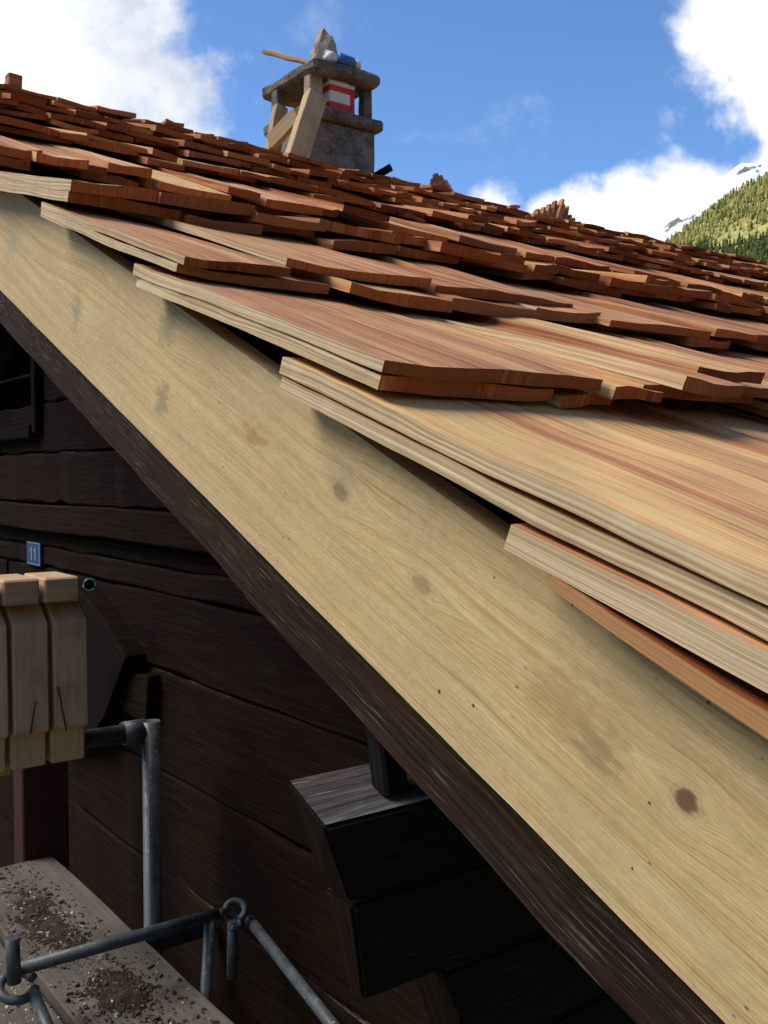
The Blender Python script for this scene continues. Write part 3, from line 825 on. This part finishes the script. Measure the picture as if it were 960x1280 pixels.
# ---- side wall whose log heads carry the eave (corbelled at the gable corner)
YS = .905
def loghead(name, xt, xb, z0, z1, slope, m, seed, par, d=.082, dt=1.0, db=1.0):
    pts = [(xt, YS, z1), (xb, YS, z0), (XR - .6, YS, z0), (XR - .6, YS, z1)]
    mb = MB(); dy = d
    v = [Vector(p) for p in pts] + [Vector((p[0], p[1] + dy * ((dt, db, 1, 1)[k]), p[2] + (slope * dy if k in (0, 3) else 0))) for k, p in enumerate(pts)]
    mb.v = v; mb.tone = [.6] * 8
    u0 = seed * 3.1
    L = XR - .6 - xt
    mb.face((0, 1, 2, 3), [(u0, 0), (u0, .1), (u0 + L, .1), (u0 + L, 0)], 0)
    mb.face((7, 6, 5, 4), [(u0, .2), (u0, .3), (u0 + L, .3), (u0 + L, .2)], 0)
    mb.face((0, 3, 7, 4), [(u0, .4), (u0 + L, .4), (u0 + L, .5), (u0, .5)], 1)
    mb.face((1, 5, 6, 2), [(u0, .6), (u0, .7), (u0 + L, .7), (u0 + L, .6)], 0)
    mb.face((0, 4, 5, 1), [(u0, 1), (u0, 1.08), (u0 + .1, 1.08), (u0 + .1, 1)], 2)
    mb.face((3, 2, 6, 7), [(u0, 1), (u0, 1.1), (u0 + .1, 1.1), (u0 + .1, 1)], 2)
    o = mb.build(name, m, par, Vector((xt, YS, z0)))
    bm = bmesh.new(); bm.from_mesh(o.data); bmesh.ops.recalc_face_normals(bm, faces=bm.faces)
    bmesh.ops.bevel(bm, geom=bm.edges[:], offset=.004, segments=2, affect='EDGES', clamp_overlap=True)
    bm.to_mesh(o.data); bm.free(); return o
sw = put_obj('wall', None, chalet, Vector((0, YS, GZ)), label='eave side log wall')
pT = PY(405, 1035, YS); pM = PY(438, 1130, YS); pB = PY(455, 1252, YS)
p3 = PY(558, 1214, YS); p3b = PY(590, 1290, YS)
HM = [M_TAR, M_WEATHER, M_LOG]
loghead('log', pT.x, pM.x, pM.z + .002, pT.z, .42, HM, 1, sw, db=.72)
loghead('log', pM.x + .002, pB.x, pB.z, pM.z - .002, 0, HM, 2, sw, dt=.72, db=.38)
loghead('log', p3.x, p3b.x, pB.z - .125, pB.z - .004, 0, HM, 3, sw)
zq = pB.z - .129; xq = p3b.x + .03
k = 0
while zq > GZ:
    loghead('log', min(xq, XW - .06), min(xq + .03, XW - .06), max(zq - .22, GZ), zq, 0, HM, 4 + k, sw); zq -= .224; xq += .05; k += 1
b0 = PY(472, 985, YS + .03)
beam('spacer_block', (b0.x + .02, YS + .03, pT.z + .01), (b0.x + .02, YS + .06, pT.z + .16), (1, 0, 0), .032, .036, M_TAR, chalet, nseg=2, seed=8)

# ---- dark corbel behind the squared timbers
cp = [PX(u, v, .47) for (u, v) in ((96, 735), (118, 760), (158, 822), (130, 898), (112, 925), (60, 930), (60, 735))]
extrude('corbel', cp, (XW - .47 - .002, 0, 0), M_LOG, chalet, bevel=.006, tone=.2, seed=4)
cp = [PX(u, v, .50) for (u, v) in ((148, 838), (185, 845), (182, 905), (136, 880))]
extrude('corbel', cp, (XW - .50 - .002, 0, 0), M_LOG, chalet, bevel=.004, tone=.8, seed=5)

# ---- chimney (on the chalet, just behind the ridge)
YC = 4.36
c0 = PY(383, 200, YC); c1 = PY(469, 215, YC)
cx0, cx1 = c0.x, c1.x; cy0, cy1 = YC, YC + .40
zled = PY(400, 148, YC).z; zbase = zt(yr) - .35
def wob(o, amp, fr=9, sub=0):
    bm = bmesh.new(); bm.from_mesh(o.data)
    if sub: bmesh.ops.subdivide_edges(bm, edges=bm.edges[:], cuts=sub, use_grid_fill=True)
    for v in bm.verts:
        p = v.co * fr
        v.co += Vector((mnoise.noise(p), mnoise.noise(p + Vector((7, 0, 0))), mnoise.noise(p + Vector((0, 9, 0))))) * amp
    bm.to_mesh(o.data); bm.free(); return o
def box(name, x0, x1, y0, y1, z0, z1, m, par, bevel=.006, amp=.004, sub=3, **kw):
    o = extrude(name, [(x0, y0, z0), (x1, y0, z0), (x1, y1, z0), (x0, y1, z0)], (0, 0, z1 - z0), m, par, bevel=bevel, **kw)
    return wob(o, amp, 14, sub)
ch = box('chimney', cx0, cx1, cy0, cy1, zbase, zled, M_RENDER, chalet, .01, .006, 4)
lx0, ly0 = cx0 - .012, YC - .02
z2 = PY(400, 166, YC).z
box('ledge_slab', cx0 - .02, cx1 + .035, cy0 - .035, cy1 + .02, zled - .002, zled + .062, M_STONE, ch, .014, .008, 4)
zl = zled + .06
ztop = PY(398, 92, YC).z
ps = .062
for (qx, qy, mm, wx) in ((cx0 + .035, cy0 + .02, M_TUFF, .082), (cx1 - .055, cy0 + .02, M_STONE, .052), (cx0 + .01, cy1 - .09, M_STONE, .06), (cx1 - .055, cy1 - .09, M_STONE, .055)):
    box('pillar', qx, qx + wx, qy, qy + ps, zl, ztop + .004, mm, ch, .006, .004, 2)
sx0 = PY(393, 80, YC - .05).x; sx1 = PY(477, 105, YC - .05).x
box('cap_slab', sx0, sx1, YC - .05, YC + .50, ztop, ztop + .068, M_STONE, ch, .016, .012, 5)
ZCAP = ztop + .064

# ------------------------------------------------------------------ things on and round the chimney
ps_ = PY(411, 72, YC + .05)
rock('stone', Vector((ps_.x, YC + .09, ZCAP + .085)), (.082, .07, .125), M_TUFF, None, 4, .2, 3, .28, label='pale pointed stone standing on top of the chimney cap', cat='stone')
pa = PY(404, 78, YC - .01)
rock('crumpled_paper', Vector((pa.x + .045, YC - .01, ZCAP + .032)), (.042, .03, .034), M_WHITE, None, 9, .25, 3, .1, label='crumpled white paper wedged before the stone on the chimney cap', cat='paper')
bt = thing('bottle', PY(438, 82, YC + .03), 'blue plastic bottle lying on the chimney cap', 'bottle')
q0 = Vector((pa.x + .085, YC - .012, ZCAP + .036)); q1 = q0 + Vector((.095, .0, -.004)); q2 = q1 + Vector((.05, .0, -.002))
tube('bottle_body', [q0, q0 + Vector((.006, 0, 0)), q1, q1 + Vector((.012, 0, 0))], [.026, .033, .033, .024], M_BLUE, bt, 14)
tube('bottle_neck', [q1 + Vector((.012, 0, 0)), q2 - Vector((.01, 0, 0)), q2], [.026, .024, .016], M_WHITE, bt, 12)
st0 = PY(330, 65, YC + .34)
st1 = PY(388, 79, YC + .06)
beam('wooden_stick', st0, st1 + (st1 - st0) * .25, (0, 0, 1), .035, .022, M_LEAN, None, nseg=5, jit=.002, label='thin wooden lath sticking out left from the chimney cap', cat='stick')
# carton between the pillars
kc = PY(412, 150, YC)
ct = thing('carton', Vector((kc.x + .07, YC + .04, zl)), 'red and white striped carton standing inside the chimney between its pillars', 'carton')
kx0, kx1, ky0, ky1 = kc.x, PY(443, 150, YC).x, YC - .005, YC + .09
hz = [0, .055, .115, .16]
kw = dict(bevel=.002, amp=.0006, sub=0)
for za, zb_, mm in ((0, .042, M_REDP), (.042, .098, M_WHITE), (.098, .130, M_REDP), (.130, .150, M_WHITE)):
    box('carton_band', kx0, kx1 - .03, ky0, ky1, zl + za + .002, zl + zb_ + .002, mm, ct, **kw)
    box('carton_side', kx1 - .0295, kx1, ky0 + .0005, ky1, zl + za + .002, zl + zb_ + .002 - (.03 if za > .13 else 0), M_REDP if za < .13 else M_WHITE, ct, **kw)
extrude('carton_top', [(kx0, ky0, zl + .153), (kx1 - .03, ky0, zl + .153), (kx1 - .05, (ky0 + ky1) / 2, zl + .20), (kx0 + .01, (ky0 + ky1) / 2, zl + .20)], (0, .02, 0), M_WHITE, ct)
# leaning frame of pale boards
fr = thing('board_frame', PY(360, 190, YC - .12), 'frame of pale boards leaning against the left side of the chimney', 'wooden frame')
YF = YC - .10
A = PY(371, 196, YF - .10); B = PY(394, 122, YF + .02)
beam('upright', A + (A - B) * .14, B, (-1, 0, 0), .075, .105, M_LEAN, fr, nseg=4, jit=.001, seed=31)
A2 = PY(341, 190, YF + .22); B2 = PY(350, 135, YF + .26)
beam('upright', A2 + (A2 - B2) * .2, B2, (-1, 0, 0), .05, .07, M_LEAN, fr, nseg=4, jit=.001, seed=32, tone=.35)
A3 = PY(338, 178, YF + .20); B3 = PY(372, 143, YF + .02)
beam('crosspiece', A3, B3, (0, 0, 1), .03, .085, M_LEAN, fr, nseg=3, jit=.001, seed=33, tone=.35)
# black pipe behind the chimney
pp0 = PY(468, 221, YC + .1); pp1 = PY(489, 209, YC + .02)
tube('pipe', [pp0 + (pp0 - pp1) * 1.6, pp0, pp1], .021, M_BLACK, None, 14, label='short black pipe end sticking up from the ridge right of the chimney', cat='pipe')
# bundles of spare shingles stood up along the ridge
def bundle(base, n, dx, hts, lean, lab, fan):
    th = thing('shingle_bundle', base, lab, 'shingle bundle')
    r = random.Random(int(base.x * 100))
    for k in range(n):
        b = base + Vector((dx * k, r.uniform(-.01, .02), -.03)); hgt = hts(k)
        f = fan(k)
        d = Vector((f, lean, 1)).normalized()
        mb = MB(); m0 = MB()
        beam_into(m0, b, b + d * hgt, (0, 1, 0), .036, .09, nseg=3, jit=.0015, cham=.001, seed=k, tone=r.uniform(.2, .6), w2=.014, h2=.03)
        # pointed split end
        m0.build('shingle', SH[:1], th)
zr = zt(yr) + .11
yb = yr + .05
bb = PY(543, 241, yb); bundle(bb, 5, .030, lambda k: (.105, .135, .10, .14, .12)[k], .05, 'small bundle of spare shingles standing on the ridge nearer the chimney', lambda k: -.1 + .0 * k - .08 * k)
bb = PY(668, 272, yb); bundle(bb, 9, .036, lambda k: (.10, .12, .15, .18, .20, .17, .165, .10, .085)[k], .05, 'wide fan of spare shingles standing on the ridge towards the mountain', lambda k: .55)
# small block at the far left of the ridge
bk = PY(16, 104, 3.8)
beam('wood_block', bk + Vector((0, 0, -.06)), bk + Vector((0.004, 0, .026)), (0, 1, 0), .05, .05, SH[:1], None, nseg=2, jit=.001, tone=.35, label='small brown wood block on the roof edge at upper left', cat='block')

# ------------------------------------------------------------------ squared timbers on the left
YT = 2.25
def timber(xa, xb, tone, lab, nails):
    zf = lambda v: PY(85, v, YT).z
    prof = [(YT + .060, zf(753)), (YT + .004, zf(776)), (YT, zf(909)), (YT + .028, zf(916)), (YT + .028, zf(956)), (YT + .10, zf(956)), (YT + .15, zf(912)), (YT + .15, zf(753))]
    pts = [(xa, y, z) for y, z in prof]
    o = extrude('squared_timber', pts, (xb - xa, 0, 0), M_TIMBER, None, bevel=.004, tone=tone, label=lab, cat='timber', group='pale notched timbers stacked side by side', seed=int(xa * 1000))
    tp = extrude('top_block', [(xa - .022, YT - .006, zf(753) + .002), (xa - .022, YT - .006, zf(721)), (xa - .022, YT + .15, zf(721)), (xa - .022, YT + .15, zf(753) + .002)], (xb - xa, 0, 0), M_TIMBER, o, bevel=.004, tone=tone * .8, seed=int(xa * 900) + 5)
    # grain must run up the timber
    uvd = o.data.uv_layers[0].data
    for p in o.data.polygons:
        for li in p.loop_indices:
            c = o.data.vertices[o.data.loops[li].vertex_index].co
            uvd[li].uv = (c.z + c.y + xa * 9, c.x + c.y * .2 + xa * 31)
    for (fx, a, b) in nails:
        x = xa + (xb - xa) * fx
        n0 = Vector((x, YT + .004, zf(a[1]))); 
        n1 = PY(b[0], b[1], YT - .05); n0 = PY(a[0], a[1], YT + .004)
        tube('nail', [n0, n1], .0022, M_NAIL, o, 6)
        tube('nail_head', [n1, n1 + (n1 - n0).normalized() * .003], .005, M_NAIL, o, 8)
    return o
xs = lambda u: PY(u, 840, YT).x
timber(xs(68), xs(111), .55, 'pale notched timber with a rusty nail, rightmost of the row beside the dark corbel', [(.5, (83, 914), (73, 861))])
timber(xs(17), xs(62), .5, 'pale notched timber with a darker foot, second from the dark corbel', [(.4, (38, 917), (44, 879))])
timber(xs(-36), xs(11), .62, 'pale notched timber cut by the left picture edge', [])

# ------------------------------------------------------------------ scaffold
def coupler(name, c, ax, par, r=.03):
    """swivel clamp: a collar with two lugs and a bolt"""
    c = Vector(c); ax = Vector(ax).normalized()
    o = None
    mb = MB(); tube_into(mb, [c - ax * .024, c + ax * .024], r, 14)
    s = ax.cross(Vector((0, 0, 1))); s = s.normalized() if s.length > .1 else Vector((1, 0, 0))
    tube_into(mb, [c + s * (r + .004) + ax * .012 - Vector((0, 0, .02)), c + s * (r + .004) + ax * .012 + Vector((0, 0, .024))], .007, 8)
    beam_into(mb, c + s * (r - .008), c + s * (r + .02), ax, .026, .03, nseg=1)
    return mb.build(name, M_STEEL, par)
ZP = -1.10
post = thing('scaffold_post', PY(191, 1150, 2.36) * 1, 'grey upright scaffold tube with a short arm reaching under the timbers', 'scaffold post')
pt = PY(189, 905, 2.36)
tube('upright_tube', [(pt.x, 2.36, pt.z + .008), (pt.x + .004, 2.36, GZ + .05)], .0232, M_STEEL, post, 18)
ar0 = PY(186, 914, 2.36); ar1 = PY(60, 934, 2.42)
tube('arm_tube', [(pt.x - .01, 2.37, ar0.z), (-.15, 2.40, ar0.z - .0)], .0235, M_STEEL, post, 18)
tube('collar', [(pt.x - .07, 2.375, ar0.z), (pt.x - .012, 2.375, ar0.z)], .030, M_STEEL, post, 18)
# guard frame in front
fr2 = thing('guard_rail', PX(270, 1140, .36), 'grey tubular guard rail with hooked couplings at the lower left', 'guard rail')
F = PX(272, 1142, .37); G = PY(22, 1212, F.y)
R1 = .0135
tube('top_tube', [G, (G + F) / 2, F], R1, M_STEEL, fr2, 14)
lg = PY(263, 1146, F.y); lg2 = PY(254, 1290, F.y - .01)
tube('leg', [lg, lg + (lg2 - lg) * 6], .0125, M_STEEL, fr2, 12)
e0 = PY(291, 1152, F.y + .03); e1 = PY(290, 1222, F.y + .03)
tube('pin', [e0, e1], .0125, M_STEEL, fr2, 12)
d0 = PY(312, 1150, F.y); d1 = PY(416, 1282, F.y - .45)
tube('brace', [d0, d0 + (d1 - d0) * 1.8], .0125, M_STEEL, fr2, 12)
def ring(name, c, R, r, nrm, par, arc=2 * math.pi, a0=0, m=M_STEEL):
    nrm = Vector(nrm).normalized(); a = nrm.cross(Vector((0, 0, 1))).normalized() if abs(nrm.z) < .9 else Vector((1, 0, 0)); b = nrm.cross(a)
    n = 18; pts = [Vector(c) + (a * math.cos(a0 + arc * k / n) + b * math.sin(a0 + arc * k / n)) * R for k in range(n + 1)]
    return tube(name, pts, r, m, par, 8)
rc = PY(288, 1146, F.y)
ring('hook', rc + Vector((0, 0, -.006)), .026, .0085, (.25, -.45, .8), fr2, 5.4, .6)
ring('hook', rc + Vector((.012, 0, .012)), .022, .0075, (-.3, -.6, .6), fr2, 4.2, 2.0)
gl = PY(22, 1228, F.y)
ring('hook', gl + Vector((.0, 0, -.008)), .034, .0095, (.1, -.4, .9), fr2, 5.6, .2)
tube('pin', [PY(15, 1172, F.y - .02), PY(18, 1228, F.y - .02)], .014, M_STEEL, fr2, 12)
g1 = PY(40, 1238, F.y - .02); g2 = PY(66, 1300, F.y - .12)
tube('leg', [g1, g1 + (g2 - g1) * 1.6], .0125, M_STEEL, fr2, 12)

# planks
pr0 = PZ(80, 1066, ZP); pr1 = PZ(280, 1282, ZP); xr = (PZ(150, 1143, ZP).x + PZ(220, 1217, ZP).x) / 2
xl = PZ(45, 1217, ZP).x
yfar = pr0.y
beam('scaffold_plank', ((xr + xl) / 2 + .002, -.6, ZP - .022), ((xr + xl) / 2 + .002, yfar, ZP - .022), (0, 0, 1), xr - xl, .044, M_PLANK, None, nseg=24, jit=.0012, cham=.004, seed=11, label='grey scaffold plank strewn with dirt, next to the log wall', cat='plank', group='scaffold planks')
wq = xr - xl
beam('scaffold_plank', (xl - .012 - wq / 2, -.6, ZP - .03), (xl - .012 - wq / 2, yfar - .35, ZP - .03), (0, 0, 1), wq, .044, M_PLANK, None, nseg=24, jit=.0012, cham=.004, seed=13, label='grey scaffold plank at the lower left corner covered in chips', cat='plank', group='scaffold planks')
# support bearer below the planks, on the post
tube('scaffold_bearer', [(-.6, 2.31, ZP - .072), (.52, 2.31, ZP - .072)], .0235, M_STEEL, None, 14, label='horizontal scaffold tube carrying the dirty planks', cat='scaffold tube')

# chips, dirt
def chips():
    mb = MB(); r = random.Random(12)
    spots = [(.24, 2.35, .10, .30, 260), (.22, 1.95, .12, .25, 150), (.30, 1.50, .09, .16, 300), (.22, 1.62, .16, .30, 160), (.33, 1.62, .06, .1, 120), (-.02, 1.55, .12, .35, 420), (.02, 2.0, .1, .3, 120)]
    spots = [(xl + .10, 2.45, .05, .18, 1400), (xl + .13, 2.05, .06, .14, 500), (xl + .17, 1.55, .045, .13, 1700), (xl + .08, 1.70, .09, .3, 420), (xl - .14, 1.45, .07, .25, 2600), (xl - .1, 2.1, .08, .2, 400)]
    for (cx, cy, sx, sy, n) in spots:
        for _ in range(n):
            x = r.gauss(cx, sx); y = r.gauss(cy, sy)
            if x > xr - .012 or y > yfar - (.02 if x > xl else .38) or x < xl - wq + .005: continue
            gz = ZP if x > xl + .006 else ZP - .008
            if xl - .014 < x < xl + .004: continue
            sz = abs(r.gauss(0, .0022)) + .0012; lg_ = sz * r.uniform(1, 3.2)
            a = r.uniform(0, 6.3); c, s_ = math.cos(a), math.sin(a); b = len(mb.v); tn = r.choice((.02, .1, .35, .5, .6, .8, 1.0)) if x < xl or r.random() < .16 else r.uniform(0, .22)
            hh = sz * r.uniform(.3, .9)
            for (p, q, z) in ((-1, -1, 0), (1, -1, 0), (1, 1, 0), (-1, 1, 0), (-.7, -.6, 1), (.8, -.7, 1), (.6, .8, 1), (-.8, .6, 1)):
                X = p * lg_ * .5; Y = q * sz * .5
                mb.v.append(Vector((x + X * c - Y * s_, y + X * s_ + Y * c, gz + z * hh + r.uniform(0, .002)))); mb.tone.append(tn)
            for f in ((3, 2, 1, 0), (4, 5, 6, 7), (0, 1, 5, 4), (1, 2, 6, 5), (2, 3, 7, 6), (3, 0, 4, 7)): mb.face(tuple(b + k for k in f), [(0, 0)] * 4)
    mb.build('wood_chips', M_CHIP, None, Vector((xl, 2, ZP)), kind='stuff', label='dark dirt and pale wood chips scattered over the scaffold planks', cat='debris')
    # low crusts of dirt
    md = MB()
    for (cx, cy, sx, sy) in ((xl + .10, 2.45, .085, .30), (xl + .165, 1.56, .075, .20), (xl + .12, 2.02, .08, .14), (xl - .15, 1.5, .07, .35)):
        n = 26; b = len(md.v); gz = ZP if cx > xl else ZP - .008
        for j in range(n + 1):
            for i in range(n + 1):
                fx, fy = i / n * 2 - 1, j / n * 2 - 1
                p = Vector((fx * 3, fy * 4, cx * 7))
                d = 1 - math.hypot(fx, fy) + mnoise.noise(p) * .35 + mnoise.noise(p * 3) * .35
                z = gz - .006 + max(-.004, min(.009, d * .017)) + mnoise.noise(p * 9) * .0025
                x = min(cx + fx * sx, xr - .006); 
                md.v.append(Vector((x, cy + fy * sy, z))); md.tone.append(.1)
        for j in range(n):
            for i in range(n):
                a = b + j * (n + 1) + i; md.face((a, a + 1, a + n + 2, a + n + 1), [(0, 0)] * 4)
    md.build('dirt', M_SOIL, None, Vector((xl, 2, ZP)), kind='stuff', label='dark crusts of soil lying on the scaffold planks', cat='dirt')
chips()
# red post under the timbers, with a scrap of yellow tape
r0 = PY(10, 1000, 3.0); r1 = PY(66, 1000, 3.0)
rp = beam('red_post', ((r0.x + r1.x) / 2, yfar + .05, ZP - .4), ((r0.x + r1.x) / 2, yfar + .05, PY(30, 955, 2.4).z + .25), (0, 1, 0), r1.x - r0.x, .09, M_RED, None, nseg=4, label='dark red board standing upright below the pale timbers', cat='board')
yt = PY(13, 968, 2.30)
box('yellow_tape', yt.x - .012, yt.x + .012, 2.34, 2.346, yt.z - .012, yt.z + .014, M_YEL, None, .001, .0005, 0, label='scrap of yellow tape hanging below the leftmost timbers', cat='tape')

# number plaque on the gable
a = PX(33, 692, XW - .018); b = PX(50, 692, XW - .018); zt1 = PX(42, 678, XW - .018).z; zb1_ = PX(42, 706, XW - .018).z
pl = extrude('number_plaque', [(XW - .016, b.y, zb1_), (XW - .016, a.y, zb1_), (XW - .016, a.y, zt1), (XW - .016, b.y, zt1)], (.012, 0, 0), M_PLAQUE, None, label='small blue enamel number plaque on the dark log wall', cat='plaque')
pw = a.y - b.y; phh = zt1 - zb1_
def bar(y0, y1, z0, z1):
    X = XW - .018
    extrude('digit', [(X, y0, z0), (X, y1, z0), (X, y1, z1), (X, y0, z1)], (.0018, 0, 0), M_MARK, pl)
for k, cy in enumerate((.62, .36)):
    yy = b.y + pw * cy
    bar(yy - pw * .045, yy + pw * .045, zb1_ + phh * .2, zb1_ + phh * .78)
    bar(yy + pw * .047, yy + pw * .15, zb1_ + phh * .60, zb1_ + phh * .68)
for (y0, y1, z0, z1) in ((.03, .97, .0, .05), (.03, .97, .95, 1.0), (.03, .08, .052, .948)):
    X = XW - .018
    extrude('rim', [(X, b.y + pw * y0, zb1_ + phh * z0), (X, b.y + pw * y1, zb1_ + phh * z0), (X, b.y + pw * y1, zb1_ + phh * z1), (X, b.y + pw * y0, zb1_ + phh * z1)], (.0016, 0, 0), M_MARK, pl)
# green rimmed tube end
gc = PX(112, 731, .36)
gt = thing('green_tube', gc, 'round green-rimmed bottle end beside the top of the rightmost timber', 'bottle')
dirc = (gc - CAM).normalized()
tube('glass_body', [gc + dirc * .004, gc + dirc * .14], .0155, M_BLACK, gt, 16)
ring('rim', gc, .0165, .0024, -dirc, gt, m=M_GREEN)
